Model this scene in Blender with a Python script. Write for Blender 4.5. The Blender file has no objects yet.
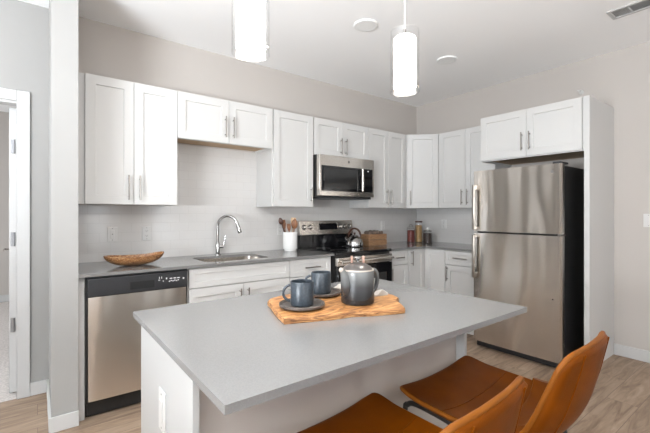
import bpy, bmesh, math, random
from mathutils import Vector, Matrix
random.seed(7)
SC = bpy.context.scene
COL = SC.collection
# ------------------------------------------------------------------ camera
H = 1.305
cd = bpy.data.cameras.new('camera')
cam = bpy.data.objects.new('camera', cd); COL.objects.link(cam)
cam.location = (0, 0, H)
cam.rotation_euler = (math.radians(90), 0, math.radians(-(90 - 52.542)))
cd.sensor_width = 36; cd.lens = 375.18 / 650 * 36
cd.shift_y = -2.9 / 650
cd.clip_start = 0.02
SC.camera = cam
# ------------------------------------------------------------------ world, daylight, exposure
w = bpy.data.worlds.new('world'); SC.world = w; w.use_nodes = True
w.node_tree.nodes['Background'].inputs[0].default_value = (0.86, 0.93, 1.0, 1)
w.node_tree.nodes['Background'].inputs[1].default_value = 1.0
vs = SC.view_settings
vs.view_transform = 'Standard'; vs.look = 'None'; vs.gamma = 1; vs.use_curve_mapping = False
vs.exposure = 0.45
SC.cycles.max_bounces = 10; SC.cycles.diffuse_bounces = 6; SC.cycles.glossy_bounces = 5
SC.cycles.transparent_max_bounces = 12
SC.cycles.use_denoising = True
SC.cycles.use_adaptive_sampling = False
SC.cycles.denoising_prefilter = 'ACCURATE'
SC.cycles.denoising_input_passes = 'RGB_ALBEDO_NORMAL'
SC.cycles.sample_clamp_indirect = 6

def area(name, loc, target, sx, sy, power, color):
    l = bpy.data.lights.new(name, 'AREA'); l.shape = 'RECTANGLE'; l.size = sx; l.size_y = sy
    l.energy = power; l.color = color
    o = bpy.data.objects.new(name, l); COL.objects.link(o); o.location = loc
    o.rotation_euler = (Vector(target) - Vector(loc)).to_track_quat('-Z', 'Y').to_euler()
    return o
# unseen window lamps stand in for daylight; uplights added to brighten the ceiling
DAY = (0.885, 0.943, 1.0)
area('daylight_rear', (-0.55, -2.95, 1.3), (-0.55, -2.25, 2.7), 0.9, 0.8, 36, DAY)  # uplight added inside the rear window, aimed at the ceiling
area('daylight_rear.001', (1.12, -3.33, 1.45), (1.12, 0, 1.6), 0.16, 1.9, 14, DAY)  # narrow strip lamp added to streak the steel reflections
area('daylight_rear.002', (2.52, -3.33, 1.45), (2.52, 0, 1.6), 0.16, 1.9, 14, DAY)  # second strip lamp added for the steel reflections
area('daylight_left', (-2.3, 0.2, 1.3), (-1.88, 0.2, 2.7), 1.6, 0.8, 375, DAY)  # main uplight, added inside the left window to lift the ceiling
area('daylight_left.001', (-2.3, -1.6, 1.3), (-2.12, -1.6, 2.7), 0.8, 0.8, 18, DAY)  # weaker added uplight on the same side
area('daylight_bedroom', (-2.6, 5.6, 1.5), (0, 5.6, 1.2), 1.4, 1.5, 60, DAY)  # lamp added for the room beyond the door, whose walls have no window

# ------------------------------------------------------------------ helpers
def nd(nt, t, **kw):
    n = nt.nodes.new(t)
    for k, v in kw.items(): setattr(n, k, v)
    return n
def material(name, color, rough=0.5, metal=0.0, spec=None, noise=None, bump=None, coat=None):
    """noise=(scale, amount, (sx,sy,sz)) colour variation; bump=(scale, strength, (sx,sy,sz))"""
    m = bpy.data.materials.new(name); m.use_nodes = True
    nt = m.node_tree; b = nt.nodes['Principled BSDF']
    b.inputs['Base Color'].default_value = (*color, 1); b.inputs['Roughness'].default_value = rough
    b.inputs['Metallic'].default_value = metal
    if spec is not None: b.inputs['Specular IOR Level'].default_value = spec
    if coat: b.inputs['Coat Weight'].default_value = coat; b.inputs['Coat Roughness'].default_value = 0.08
    if noise or bump: tc = nd(nt, 'ShaderNodeTexCoord')
    if noise:
        mp = nd(nt, 'ShaderNodeMapping'); mp.inputs['Scale'].default_value = noise[2]
        nz = nd(nt, 'ShaderNodeTexNoise'); nz.inputs['Scale'].default_value = noise[0]; nz.inputs['Detail'].default_value = 6
        rp = nd(nt, 'ShaderNodeValToRGB')
        a = noise[1]
        rp.color_ramp.elements[0].position = 0.3; rp.color_ramp.elements[1].position = 0.7
        rp.color_ramp.elements[0].color = (*[c * (1 - a) for c in color], 1)
        rp.color_ramp.elements[1].color = (*[min(1, c * (1 + a)) for c in color], 1)
        nt.links.new(tc.outputs['Object'], mp.inputs[0]); nt.links.new(mp.outputs[0], nz.inputs[0])
        nt.links.new(nz.outputs[0], rp.inputs[0]); nt.links.new(rp.outputs[0], b.inputs['Base Color'])
    if bump:
        mp = nd(nt, 'ShaderNodeMapping'); mp.inputs['Scale'].default_value = bump[2]
        nz = nd(nt, 'ShaderNodeTexNoise'); nz.inputs['Scale'].default_value = bump[0]; nz.inputs['Detail'].default_value = 3
        bp = nd(nt, 'ShaderNodeBump'); bp.inputs['Strength'].default_value = bump[1]; bp.inputs['Distance'].default_value = 0.01
        nt.links.new(tc.outputs['Object'], mp.inputs[0]); nt.links.new(mp.outputs[0], nz.inputs[0])
        nt.links.new(nz.outputs[0], bp.inputs['Height']); nt.links.new(bp.outputs[0], b.inputs['Normal'])
    return m

def wood_material(name, c0, c1, c2, scale, stretch, rough, distort=1.5, bumps=0.05):
    m = bpy.data.materials.new(name); m.use_nodes = True
    nt = m.node_tree; b = nt.nodes['Principled BSDF']; b.inputs['Roughness'].default_value = rough
    tc = nd(nt, 'ShaderNodeTexCoord'); mp = nd(nt, 'ShaderNodeMapping'); mp.inputs['Scale'].default_value = stretch
    nz = nd(nt, 'ShaderNodeTexNoise'); nz.inputs['Scale'].default_value = scale; nz.inputs['Detail'].default_value = 8
    nz.inputs['Distortion'].default_value = distort
    rp = nd(nt, 'ShaderNodeValToRGB'); e = rp.color_ramp.elements
    e[0].position = 0.33; e[0].color = (*c0, 1); e[1].position = 0.68; e[1].color = (*c2, 1)
    k = e.new(0.5); k.color = (*c1, 1)
    bp = nd(nt, 'ShaderNodeBump'); bp.inputs['Strength'].default_value = bumps; bp.inputs['Distance'].default_value = 0.01
    L = nt.links.new
    L(tc.outputs['Object'], mp.inputs[0]); L(mp.outputs[0], nz.inputs[0]); L(nz.outputs[0], rp.inputs[0])
    L(rp.outputs[0], b.inputs['Base Color']); L(nz.outputs[0], bp.inputs['Height']); L(bp.outputs[0], b.inputs['Normal'])
    return m

def floor_material():
    m = bpy.data.materials.new('oak_plank_floor'); m.use_nodes = True
    nt = m.node_tree; b = nt.nodes['Principled BSDF']; b.inputs['Roughness'].default_value = 0.5; b.inputs['Specular IOR Level'].default_value = 0.3
    L = nt.links.new
    tc = nd(nt, 'ShaderNodeTexCoord')
    br = nd(nt, 'ShaderNodeTexBrick'); br.offset = 0.37; br.inputs['Scale'].default_value = 1
    br.inputs['Brick Width'].default_value = 1.22; br.inputs['Row Height'].default_value = 0.18
    br.inputs['Mortar Size'].default_value = 0.0016; br.inputs['Mortar Smooth'].default_value = 0.2
    br.inputs['Color1'].default_value = (0.0, 0.0, 0.0, 1); br.inputs['Color2'].default_value = (1, 1, 1, 1)
    br.inputs['Mortar'].default_value = (0.5, 0.5, 0.5, 1)
    L(tc.outputs['Object'], br.inputs['Vector'])
    # shift the grain from plank to plank
    ad = nd(nt, 'ShaderNodeVectorMath', operation='MULTIPLY_ADD')
    ad.inputs[1].default_value = (3.1, 5.7, 2.3)
    L(br.outputs['Color'], ad.inputs[0]); L(tc.outputs['Object'], ad.inputs[2])
    mp = nd(nt, 'ShaderNodeMapping'); mp.inputs['Scale'].default_value = (1.1, 7, 1); L(ad.outputs[0], mp.inputs[0])
    nz = nd(nt, 'ShaderNodeTexNoise'); nz.inputs['Scale'].default_value = 2.2; nz.inputs['Detail'].default_value = 9; nz.inputs['Distortion'].default_value = 1.2
    nz.inputs['Roughness'].default_value = 0.62
    L(mp.outputs[0], nz.inputs[0])
    rp = nd(nt, 'ShaderNodeValToRGB'); e = rp.color_ramp.elements
    e[0].position = 0.3; e[0].color = (0.18, 0.12, 0.08, 1); e[1].position = 0.72; e[1].color = (0.43, 0.32, 0.235, 1)
    k = e.new(0.5); k.color = (0.31, 0.222, 0.155, 1)
    L(nz.outputs[0], rp.inputs[0])
    hs = nd(nt, 'ShaderNodeMixRGB', blend_type='MULTIPLY'); hs.inputs[0].default_value = 0.22
    L(rp.outputs[0], hs.inputs[1]); L(br.outputs['Color'], hs.inputs[2])
    mx = nd(nt, 'ShaderNodeMixRGB'); mx.inputs[2].default_value = (0.16, 0.11, 0.08, 1)
    L(br.outputs['Fac'], mx.inputs[0]); L(hs.outputs[0], mx.inputs[1]); L(mx.outputs[0], b.inputs['Base Color'])
    bp = nd(nt, 'ShaderNodeBump'); bp.inputs['Strength'].default_value = 0.06; bp.inputs['Distance'].default_value = 0.01
    L(nz.outputs[0], bp.inputs['Height']); L(bp.outputs[0], b.inputs['Normal'])
    return m

def tile_material(axis):
    m = bpy.data.materials.new('white_subway_tile'); m.use_nodes = True
    nt = m.node_tree; b = nt.nodes['Principled BSDF']; b.inputs['Roughness'].default_value = 0.16
    L = nt.links.new
    tc = nd(nt, 'ShaderNodeTexCoord'); sp = nd(nt, 'ShaderNodeSeparateXYZ'); cb = nd(nt, 'ShaderNodeCombineXYZ')
    L(tc.outputs['Object'], sp.inputs[0]); L(sp.outputs[axis], cb.inputs[0]); L(sp.outputs[2], cb.inputs[1])
    br = nd(nt, 'ShaderNodeTexBrick'); br.inputs['Scale'].default_value = 1
    br.inputs['Brick Width'].default_value = 0.153; br.inputs['Row Height'].default_value = 0.0767
    br.inputs['Mortar Size'].default_value = 0.0018; br.inputs['Mortar Smooth'].default_value = 0.3
    br.inputs['Color1'].default_value = (0.545, 0.53, 0.515, 1); br.inputs['Color2'].default_value = (0.555, 0.54, 0.525, 1)
    br.inputs['Mortar'].default_value = (0.50, 0.485, 0.47, 1)
    L(cb.outputs[0], br.inputs['Vector']); L(br.outputs['Color'], b.inputs['Base Color'])
    nz = nd(nt, 'ShaderNodeTexNoise'); nz.inputs['Scale'].default_value = 9; L(tc.outputs['Object'], nz.inputs[0])
    ma = nd(nt, 'ShaderNodeMath', operation='MULTIPLY_ADD'); ma.inputs[1].default_value = -1.0
    L(br.outputs['Fac'], ma.inputs[0]); L(nz.outputs[0], ma.inputs[2])
    bp = nd(nt, 'ShaderNodeBump'); bp.inputs['Strength'].default_value = 0.25; bp.inputs['Distance'].default_value = 0.003
    L(ma.outputs[0], bp.inputs['Height']); L(bp.outputs[0], b.inputs['Normal'])
    return m

def steel_material(name, color=(0.66, 0.62, 0.575), rough=0.22, wav=0.8, vertical=True):
    m = bpy.data.materials.new(name); m.use_nodes = True
    nt = m.node_tree; b = nt.nodes['Principled BSDF']
    b.inputs['Base Color'].default_value = (*color, 1); b.inputs['Metallic'].default_value = 1; b.inputs['Roughness'].default_value = rough
    L = nt.links.new
    if vertical:
        b.inputs['Anisotropic'].default_value = 0.88
        tg = nd(nt, 'ShaderNodeTangent'); tg.direction_type = 'RADIAL'; tg.axis = 'Z'; L(tg.outputs[0], b.inputs['Tangent']); b.inputs['Anisotropic Rotation'].default_value = 0.25
    tc = nd(nt, 'ShaderNodeTexCoord')
    mp = nd(nt, 'ShaderNodeMapping'); mp.inputs['Scale'].default_value = (4.0, 4.0, 1.0) if vertical else (1.5, 1.5, 5)
    nz = nd(nt, 'ShaderNodeTexNoise'); nz.inputs['Scale'].default_value = 1.0; nz.inputs['Detail'].default_value = 0
    b1 = nd(nt, 'ShaderNodeBump'); b1.inputs['Strength'].default_value = wav; b1.inputs['Distance'].default_value = 0.05
    mp2 = nd(nt, 'ShaderNodeMapping'); mp2.inputs['Scale'].default_value = (2, 2, 500) if not vertical else (500, 500, 2)
    n2 = nd(nt, 'ShaderNodeTexNoise'); n2.inputs['Scale'].default_value = 1.0; n2.inputs['Detail'].default_value = 2
    mr = nd(nt, 'ShaderNodeMapRange'); mr.inputs[3].default_value = rough - 0.02; mr.inputs[4].default_value = rough + 0.03
    L(tc.outputs['Object'], mp.inputs[0]); L(mp.outputs[0], nz.inputs[0]); L(nz.outputs[0], b1.inputs['Height']); L(b1.outputs[0], b.inputs['Normal'])
    L(tc.outputs['Object'], mp2.inputs[0]); L(mp2.outputs[0], n2.inputs[0]); L(n2.outputs[0], mr.inputs[0]); L(mr.outputs[0], b.inputs['Roughness'])
    return m

def glass_material(name, tint=(1, 1, 1), power=4.0, lo=0.03, hi=0.55):
    m = bpy.data.materials.new(name); m.use_nodes = True
    nt = m.node_tree; nt.nodes.clear(); L = nt.links.new
    out = nd(nt, 'ShaderNodeOutputMaterial'); tr = nd(nt, 'ShaderNodeBsdfTransparent'); tr.inputs[0].default_value = (*tint, 1)
    gl = nd(nt, 'ShaderNodeBsdfGlossy'); gl.inputs['Roughness'].default_value = 0.03
    lw = nd(nt, 'ShaderNodeLayerWeight'); lw.inputs[0].default_value = 0.5
    pw = nd(nt, 'ShaderNodeMath', operation='POWER'); pw.inputs[1].default_value = power
    mr = nd(nt, 'ShaderNodeMapRange'); mr.inputs[3].default_value = lo; mr.inputs[4].default_value = hi
    mx = nd(nt, 'ShaderNodeMixShader')
    L(lw.outputs['Facing'], pw.inputs[0]); L(pw.outputs[0], mr.inputs[0]); L(mr.outputs[0], mx.inputs[0]); L(tr.outputs[0], mx.inputs[1]); L(gl.outputs[0], mx.inputs[2]); L(mx.outputs[0], out.inputs[0])
    return m

def emit_material(name, color, strength):
    m = bpy.data.materials.new(name); m.use_nodes = True
    b = m.node_tree.nodes['Principled BSDF']
    b.inputs['Base Color'].default_value = (*color, 1); b.inputs['Roughness'].default_value = 0.4
    b.inputs['Emission Color'].default_value = (*color, 1); b.inputs['Emission Strength'].default_value = strength
    return m

def ombre_material():
    m = bpy.data.materials.new('grey_ombre_stoneware'); m.use_nodes = True
    nt = m.node_tree; b = nt.nodes['Principled BSDF']; b.inputs['Roughness'].default_value = 0.22; L = nt.links.new
    tc = nd(nt, 'ShaderNodeTexCoord'); sp = nd(nt, 'ShaderNodeSeparateXYZ'); L(tc.outputs['Object'], sp.inputs[0])
    mr = nd(nt, 'ShaderNodeMapRange'); mr.inputs[1].default_value = 0.0; mr.inputs[2].default_value = 0.125
    nz = nd(nt, 'ShaderNodeTexNoise'); nz.inputs['Scale'].default_value = 90
    ad = nd(nt, 'ShaderNodeMath', operation='MULTIPLY_ADD'); ad.inputs[1].default_value = 0.12
    L(sp.outputs[2], mr.inputs[0]); L(nz.outputs[0], ad.inputs[0]); L(mr.outputs[0], ad.inputs[2])
    rp = nd(nt, 'ShaderNodeValToRGB'); e = rp.color_ramp.elements
    e[0].position = 0.2; e[0].color = (0.012, 0.012, 0.013, 1); e[1].position = 1.0; e[1].color = (0.155, 0.155, 0.15, 1)
    k = e.new(0.6); k.color = (0.045, 0.045, 0.046, 1)
    L(ad.outputs[0], rp.inputs[0]); L(rp.outputs[0], b.inputs['Base Color'])
    return m

def quartz_material(name, color, amt=0.14, rough=0.2):
    m = bpy.data.materials.new(name); m.use_nodes = True
    nt = m.node_tree; b = nt.nodes['Principled BSDF']; b.inputs['Roughness'].default_value = rough; L = nt.links.new
    b.inputs['Specular IOR Level'].default_value = 1.0
    tc = nd(nt, 'ShaderNodeTexCoord')
    n1 = nd(nt, 'ShaderNodeTexNoise'); n1.inputs['Scale'].default_value = 260; n1.inputs['Detail'].default_value = 3
    rp = nd(nt, 'ShaderNodeValToRGB'); e = rp.color_ramp.elements
    e[0].position = 0.36; e[0].color = (*[c * (1 - amt) for c in color], 1); e[1].position = 0.64; e[1].color = (*[c * (1 + amt) for c in color], 1)
    L(tc.outputs['Object'], n1.inputs[0]); L(n1.outputs[0], rp.inputs[0]); L(rp.outputs[0], b.inputs['Base Color'])
    return m

M = {}
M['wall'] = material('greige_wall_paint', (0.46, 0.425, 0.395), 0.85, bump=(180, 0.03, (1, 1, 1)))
M['hall_wall'] = material('pale_hall_wall_paint', (0.30, 0.293, 0.282), 0.8, bump=(180, 0.03, (1, 1, 1)))  # same greige paint, neutral and darkened: stands in for its different daylight
M['ceiling'] = material('white_ceiling_paint', (0.87, 0.868, 0.865), 0.9)
M['trim'] = material('white_trim_paint', (0.50, 0.497, 0.49), 0.4)
M['cab'] = material('white_cabinet_lacquer', (0.545, 0.537, 0.523), 0.48)
M['island_white'] = material('white_island_panel_paint', (0.43, 0.426, 0.417), 0.4)  # same white as the cabinets, darkened to offset the strong side light
M['cabwood'] = wood_material('tan_cabinet_plywood', (0.42, 0.28, 0.16), (0.50, 0.35, 0.21), (0.58, 0.42, 0.27), 3, (2, 12, 12), 0.6)
M['floor'] = floor_material()
M['carpet'] = material('grey_beige_carpet', (0.52, 0.48, 0.45), 0.95, noise=(60, 0.2, (1, 1, 1)), bump=(240, 0.5, (1, 1, 1)))
M['tileX'] = tile_material(0); M['tileY'] = tile_material(1)
M['counter'] = quartz_material('grey_quartz_counter', (0.165, 0.16, 0.155), 0.12, 0.14)
M['island_top'] = quartz_material('pale_grey_quartz', (0.185, 0.183, 0.18), 0.05, 0.2)
M['steel'] = steel_material('brushed_stainless')
M['steel_h'] = steel_material('brushed_stainless_horizontal', vertical=False, wav=0.02)
M['handle_steel'] = material('satin_handle_steel', (0.38, 0.345, 0.31), 0.28, 1.0)
M['nickel'] = material('brushed_nickel', (0.26, 0.24, 0.22), 0.3, 1.0)
M['chrome'] = material('polished_chrome', (0.42, 0.41, 0.40), 0.16, 1.0)
M['black'] = material('black_appliance_enamel', (0.012, 0.012, 0.012), 0.35)
M['blackp'] = material('black_plastic', (0.018, 0.018, 0.02), 0.4)
M['blackglass'] = material('black_glass', (0.006, 0.006, 0.007), 0.06, spec=0.5)
M['gap'] = material('dark_recess', (0.01, 0.01, 0.01), 0.9)
M['white_mark'] = material('white_printed_marks', (0.75, 0.75, 0.75), 0.5)
M['grey_mark'] = material('grey_printed_marks', (0.22, 0.22, 0.22), 0.5)
M['plastic'] = material('white_plastic_plate', (0.58, 0.57, 0.555), 0.35)
M['vent_grey'] = material('grey_vent_duct', (0.33, 0.33, 0.325), 0.7)
M['dark_slot'] = material('dark_slots', (0.08, 0.075, 0.07), 0.6)
M['ceramic_w'] = material('white_ceramic', (0.80, 0.79, 0.77), 0.2)
M['navy'] = material('slate_blue_stoneware', (0.030, 0.038, 0.047), 0.32, noise=(120, 0.35, (1, 1, 1)))
M['saucer'] = material('taupe_stoneware', (0.072, 0.058, 0.050), 0.38, noise=(140, 0.3, (1, 1, 1)))
M['ombre'] = ombre_material()
M['lid'] = material('grey_brown_glaze', (0.065, 0.057, 0.053), 0.28)
M['cream'] = material('cream_glaze', (0.40, 0.35, 0.30), 0.35)
M['copper'] = material('copper_metal', (0.66, 0.42, 0.34), 0.3, 1.0)
M['linen'] = material('pale_linen', (0.46, 0.43, 0.39), 0.9, noise=(30, 0.12, (1, 1, 1)), bump=(400, 0.3, (1, 1, 1)))
M['board'] = wood_material('acacia_board_wood', (0.14, 0.05, 0.015), (0.40, 0.18, 0.058), (0.58, 0.32, 0.13), 2.8, (2.4, 8, 8), 0.42, 2.8)
M['bark'] = wood_material('live_edge_wood', (0.10, 0.036, 0.012), (0.34, 0.15, 0.05), (0.56, 0.31, 0.13), 4, (3, 5, 22), 0.55, 2)
M['bowlwood'] = wood_material('carved_bowl_wood', (0.085, 0.030, 0.010), (0.24, 0.10, 0.032), (0.55, 0.34, 0.17), 8, (4, 7, 9), 0.38, 2.6)
M['spoonwood'] = wood_material('warm_spoon_wood', (0.11, 0.038, 0.012), (0.20, 0.075, 0.026), (0.32, 0.135, 0.05), 14, (4, 4, 1), 0.5)
M['palewood'] = wood_material('pale_spoon_wood', (0.50, 0.33, 0.18), (0.62, 0.44, 0.26), (0.72, 0.54, 0.34), 14, (4, 4, 1), 0.5)
M['darkwood'] = material('dark_brown_wood', (0.07, 0.026, 0.015), 0.4)
M['cratewood'] = wood_material('honey_crate_wood', (0.17, 0.085, 0.04), (0.27, 0.145, 0.07), (0.37, 0.22, 0.115), 6, (3, 3, 25), 0.55)
M['leather'] = material('cognac_leather', (0.128, 0.031, 0.001), 0.38, spec=0.06, noise=(7, 0.22, (1, 1, 1)), bump=(260, 0.05, (1, 1, 1)))
M['leather_p'] = material('tan_leather_piping', (0.18, 0.055, 0.005), 0.45, spec=0.15)
M['frame'] = material('black_powder_coated_steel', (0.022, 0.022, 0.022), 0.45)
M['glass'] = glass_material('clear_glass', power=2.5, lo=0.06, hi=0.75)
M['lampglass'] = glass_material('clear_lamp_glass', power=4.0, lo=0.05, hi=0.6)
M['diffuser'] = emit_material('glowing_frosted_glass', (1.0, 0.95, 0.89), 10.0)
M['lightdisc'] = material('white_light_disc', (0.80, 0.80, 0.79), 0.45)
M['redpasta'] = material('red_dried_beans', (0.17, 0.026, 0.018), 0.6, noise=(70, 0.7, (1, 1, 1)), bump=(90, 0.8, (1, 1, 1)))
M['goldpasta'] = material('golden_dried_pasta', (0.34, 0.20, 0.065), 0.6, noise=(60, 0.35, (3, 3, .3)), bump=(60, 0.8, (3, 3, 0.2)))
M['darkbeans'] = material('dark_coffee_beans', (0.035, 0.018, 0.012), 0.5, noise=(80, 0.7, (1, 1, 1)), bump=(90, 0.9, (1, 1, 1)))
M['nut'] = material('grey_brown_shell', (0.13, 0.095, 0.075), 0.7, noise=(30, 0.4, (1, 1, 1)), bump=(60, 0.6, (1, 1, 1)))
M['hinge'] = material('satin_hinge_metal', (0.35, 0.35, 0.36), 0.4, 0.9)

class MB:
    def __init__(s): s.bm = bmesh.new()
    def quad(s, pts):
        return s.bm.faces.new([s.bm.verts.new(p) for p in pts])
    def box(s, x0, y0, z0, x1, y1, z1):
        x0, x1 = min(x0, x1), max(x0, x1); y0, y1 = min(y0, y1), max(y0, y1); z0, z1 = min(z0, z1), max(z0, z1)
        v = [s.bm.verts.new(p) for p in ((x0,y0,z0),(x1,y0,z0),(x1,y1,z0),(x0,y1,z0),(x0,y0,z1),(x1,y0,z1),(x1,y1,z1),(x0,y1,z1))]
        for f in ((3,2,1,0),(4,5,6,7),(0,1,5,4),(1,2,6,5),(2,3,7,6),(3,0,4,7)): s.bm.faces.new([v[i] for i in f])
        return s
    def prism(s, pts, z0, z1):
        a = [s.bm.verts.new((*p, z0)) for p in pts]; b = [s.bm.verts.new((*p, z1)) for p in pts]
        n = len(pts)
        s.bm.faces.new(a[::-1]); s.bm.faces.new(b)
        for i in range(n): s.bm.faces.new((a[i], a[(i+1) % n], b[(i+1) % n], b[i]))
        return s
    def ring(s, c, u, v, r, n):
        return [s.bm.verts.new(c + (u * math.cos(2*math.pi*i/n) + v * math.sin(2*math.pi*i/n)) * r) for i in range(n)]
    def tube(s, pts, r, n=12, caps=True):
        pts = [Vector(p) for p in pts]; rs = r if isinstance(r, (list, tuple)) else [r] * len(pts)
        prev = None; rings = []; u = None
        for i, p in enumerate(pts):
            t = (pts[min(i+1, len(pts)-1)] - pts[max(i-1, 0)]).normalized()
            if u is None:
                u = t.orthogonal().normalized()
            else:
                u = (u - t * u.dot(t)).normalized()
            v = t.cross(u)
            rings.append(s.ring(p, u, v, rs[i], n))
        for a, b in zip(rings, rings[1:]):
            for i in range(n): s.bm.faces.new((a[i], a[(i+1) % n], b[(i+1) % n], b[i]))
        if caps:
            s.bm.faces.new(rings[0][::-1]); s.bm.faces.new(rings[-1])
        return s
    def lathe(s, prof, n=40, c=(0, 0, 0)):
        c = Vector(c); rings = []
        for r, z in prof:
            if r < 1e-6: rings.append([s.bm.verts.new(c + Vector((0, 0, z)))])
            else: rings.append([s.bm.verts.new(c + Vector((r*math.cos(2*math.pi*i/n), r*math.sin(2*math.pi*i/n), z))) for i in range(n)])
        for a, b in zip(rings, rings[1:]):
            for i in range(n):
                j = (i+1) % n
                if len(a) == 1 and len(b) == 1: continue
                if len(a) == 1: s.bm.faces.new((a[0], b[j], b[i]))
                elif len(b) == 1: s.bm.faces.new((a[i], a[j], b[0]))
                else: s.bm.faces.new((a[i], a[j], b[j], b[i]))
        return s
    def grid(s, fn, nu, nv):
        g = [[s.bm.verts.new(fn(i/nu, j/nv)) for j in range(nv+1)] for i in range(nu+1)]
        for i in range(nu):
            for j in range(nv): s.bm.faces.new((g[i][j], g[i+1][j], g[i+1][j+1], g[i][j+1]))
        return g
    def blob(s, c, rx, ry, rz, n=12):
        m = Matrix.Translation(c) @ Matrix.Diagonal((rx, ry, rz, 1))
        bmesh.ops.create_uvsphere(s.bm, u_segments=n*2, v_segments=n, radius=1, matrix=m); return s
    def build(s, name, mat, parent=None, bevel=0, smooth=False, seg=2, weld=0, sub=0, angle=40):
        if weld: bmesh.ops.remove_doubles(s.bm, verts=s.bm.verts, dist=weld)
        bmesh.ops.recalc_face_normals(s.bm, faces=s.bm.faces)
        me = bpy.data.meshes.new(name); s.bm.to_mesh(me); s.bm.free()
        me.materials.append(M[mat] if isinstance(mat, str) else mat)
        o = bpy.data.objects.new(name, me); COL.objects.link(o)
        if parent: o.parent = parent
        if bevel:
            b = o.modifiers.new('bevel', 'BEVEL'); b.width = bevel; b.segments = seg; b.limit_method = 'ANGLE'; b.angle_limit = math.radians(35)
            b.harden_normals = False
        if sub:
            b = o.modifiers.new('subdivision', 'SUBSURF'); b.levels = sub; b.render_levels = sub
        if smooth or bevel:
            for p in me.polygons: p.use_smooth = True
            me.set_sharp_from_angle(angle=math.radians(angle)) if not sub else None
        return o

def thing(name, label, cat, loc=(0, 0, 0), rz=0, group=None):
    o = bpy.data.objects.new(name, None); COL.objects.link(o); o.empty_display_size = 0.05
    o.location = loc; o.rotation_euler = (0, 0, rz); o['label'] = label; o['category'] = cat
    if group: o['group'] = group
    return o
def tag(o, label, cat, group=None):
    o['label'] = label; o['category'] = cat
    if group: o['group'] = group
    return o
def struct(o, label=None):
    o['kind'] = 'structure'
    if label: o['label'] = label
    return o
def copy_tree(o, parent=None):
    c = o.copy(); COL.objects.link(c)
    if parent: c.parent = parent
    for ch in [k for k in bpy.data.objects if k.parent == o]: copy_tree(ch, c)
    return c

# ------------------------------------------------------------------ the setting
XL, XR, YB, YF, ZC = -2.8, 4.253, 3.422, -3.4, 2.812
YH = 7.3     # far wall of the room beyond the door
DX0, DX1, DZ = -0.93, -0.100, 2.10   # door opening in the back wall
struct(MB().box(XL - .1, YF - .1, -.1, XR + .1, YB, 0).build('floor', 'floor'), 'brown oak plank floor')
struct(MB().box(XL - .1, YB, -.1, 0.9, YH + .1, -0.002).build('floor_bedroom', 'carpet'), 'grey carpet beyond the open door')
struct(MB().box(XL - .1, YF - .1, ZC, XR + .1, YH + .1, ZC + .1).build('ceiling', 'ceiling'), 'white painted ceiling')
b = MB(); b.box(0.13, YB, 0, XR + .1, YB + .1, ZC); struct(b.build('wall_back', 'wall'), 'greige kitchen back wall')
b = MB(); b.box(DX1, YB, 0, 0.13, YB + .1, ZC); b.box(DX0, YB, DZ, DX1, YB + .1, ZC); b.box(XL - .1, YB, 0, DX0, YB + .1, ZC)
struct(b.build('wall_hall', 'hall_wall'), 'hall wall around the doorway')
struct(MB().box(XR, YF - .1, 0, XR + .1, YB, ZC).build('wall_right', 'wall'), 'greige right wall')
def wall_with_windows(name, mat, horizontal, fixed, a0, a1, wins):
    b = MB()
    def bx(p0, p1, z0, z1):
        if p1 - p0 < 1e-4: return
        if horizontal: b.box(p0, fixed - .1, z0, p1, fixed, z1)
        else: b.box(fixed - .1, p0, z0, fixed, p1, z1)
    cur = a0
    for (p, q, z0, z1) in wins:
        bx(cur, p, 0, ZC); bx(p, q, 0, z0); bx(p, q, z1, ZC); cur = q
    bx(cur, a1, 0, ZC)
    return struct(b.build(name, mat), None)
rear_w = [(-1.05, -0.05, 0.45, 2.4), (0.92, 1.32, 0.45, 2.4), (2.32, 2.72, 0.45, 2.4)]
left_w = [(-2.0, -1.2, 0.45, 2.4), (-0.3, 1.3, 0.45, 2.4)]
wall_with_windows('wall_rear', 'wall', True, YF, XL, XR, rear_w)
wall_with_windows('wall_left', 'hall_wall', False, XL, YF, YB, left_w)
n = 0
for horiz, fixed, wins in ((True, YF, rear_w), (False, XL, left_w)):
    for (p, q, z0, z1) in wins:
        n += 1; b = MB(); t = .05
        def wb(a0, a1, c0, c1):
            if horiz: b.box(a0, fixed - .09, c0, a1, fixed - .03, c1)
            else: b.box(fixed - .09, a0, c0, fixed - .03, a1, c1)
        wb(p, p + t, z0, z1); wb(q - t, q, z0, z1); wb(p + t, q - t, z0, z0 + t); wb(p + t, q - t, z1 - t, z1); m = (p + q) / 2; wb(m - .02, m + .02, z0 + t, z1 - t) if q - p > .6 else None
        f = struct(b.build('window_%d' % n, 'trim'), 'white framed window of the living area')
        g = MB()
        if horiz: g.box(p + t, fixed - .065, z0 + t, q - t, fixed - .06, z1 - t)
        else: g.box(fixed - .065, p + t, z0 + t, fixed - .06, q - t, z1 - t)
        g.build('glass', 'glass', f)
# room beyond the door
struct(MB().box(XL - .1, YH, 0, 0.9, YH + .1, ZC).build('wall_bedroom_far', 'wall'), 'greige far wall of the room beyond the door')
struct(MB().box(0.8, YB + .1, 0, 0.9, YH, ZC).build('wall_bedroom_right', 'wall'))
struct(MB().box(XL - .1, YB + .1, 0, XL, YH, ZC).build('wall_bedroom_left', 'wall'))
struct(MB().box(XL, YH - .014, 0, 0.8, YH, .1).build('baseboard_bedroom', 'trim', bevel=.003))
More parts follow.
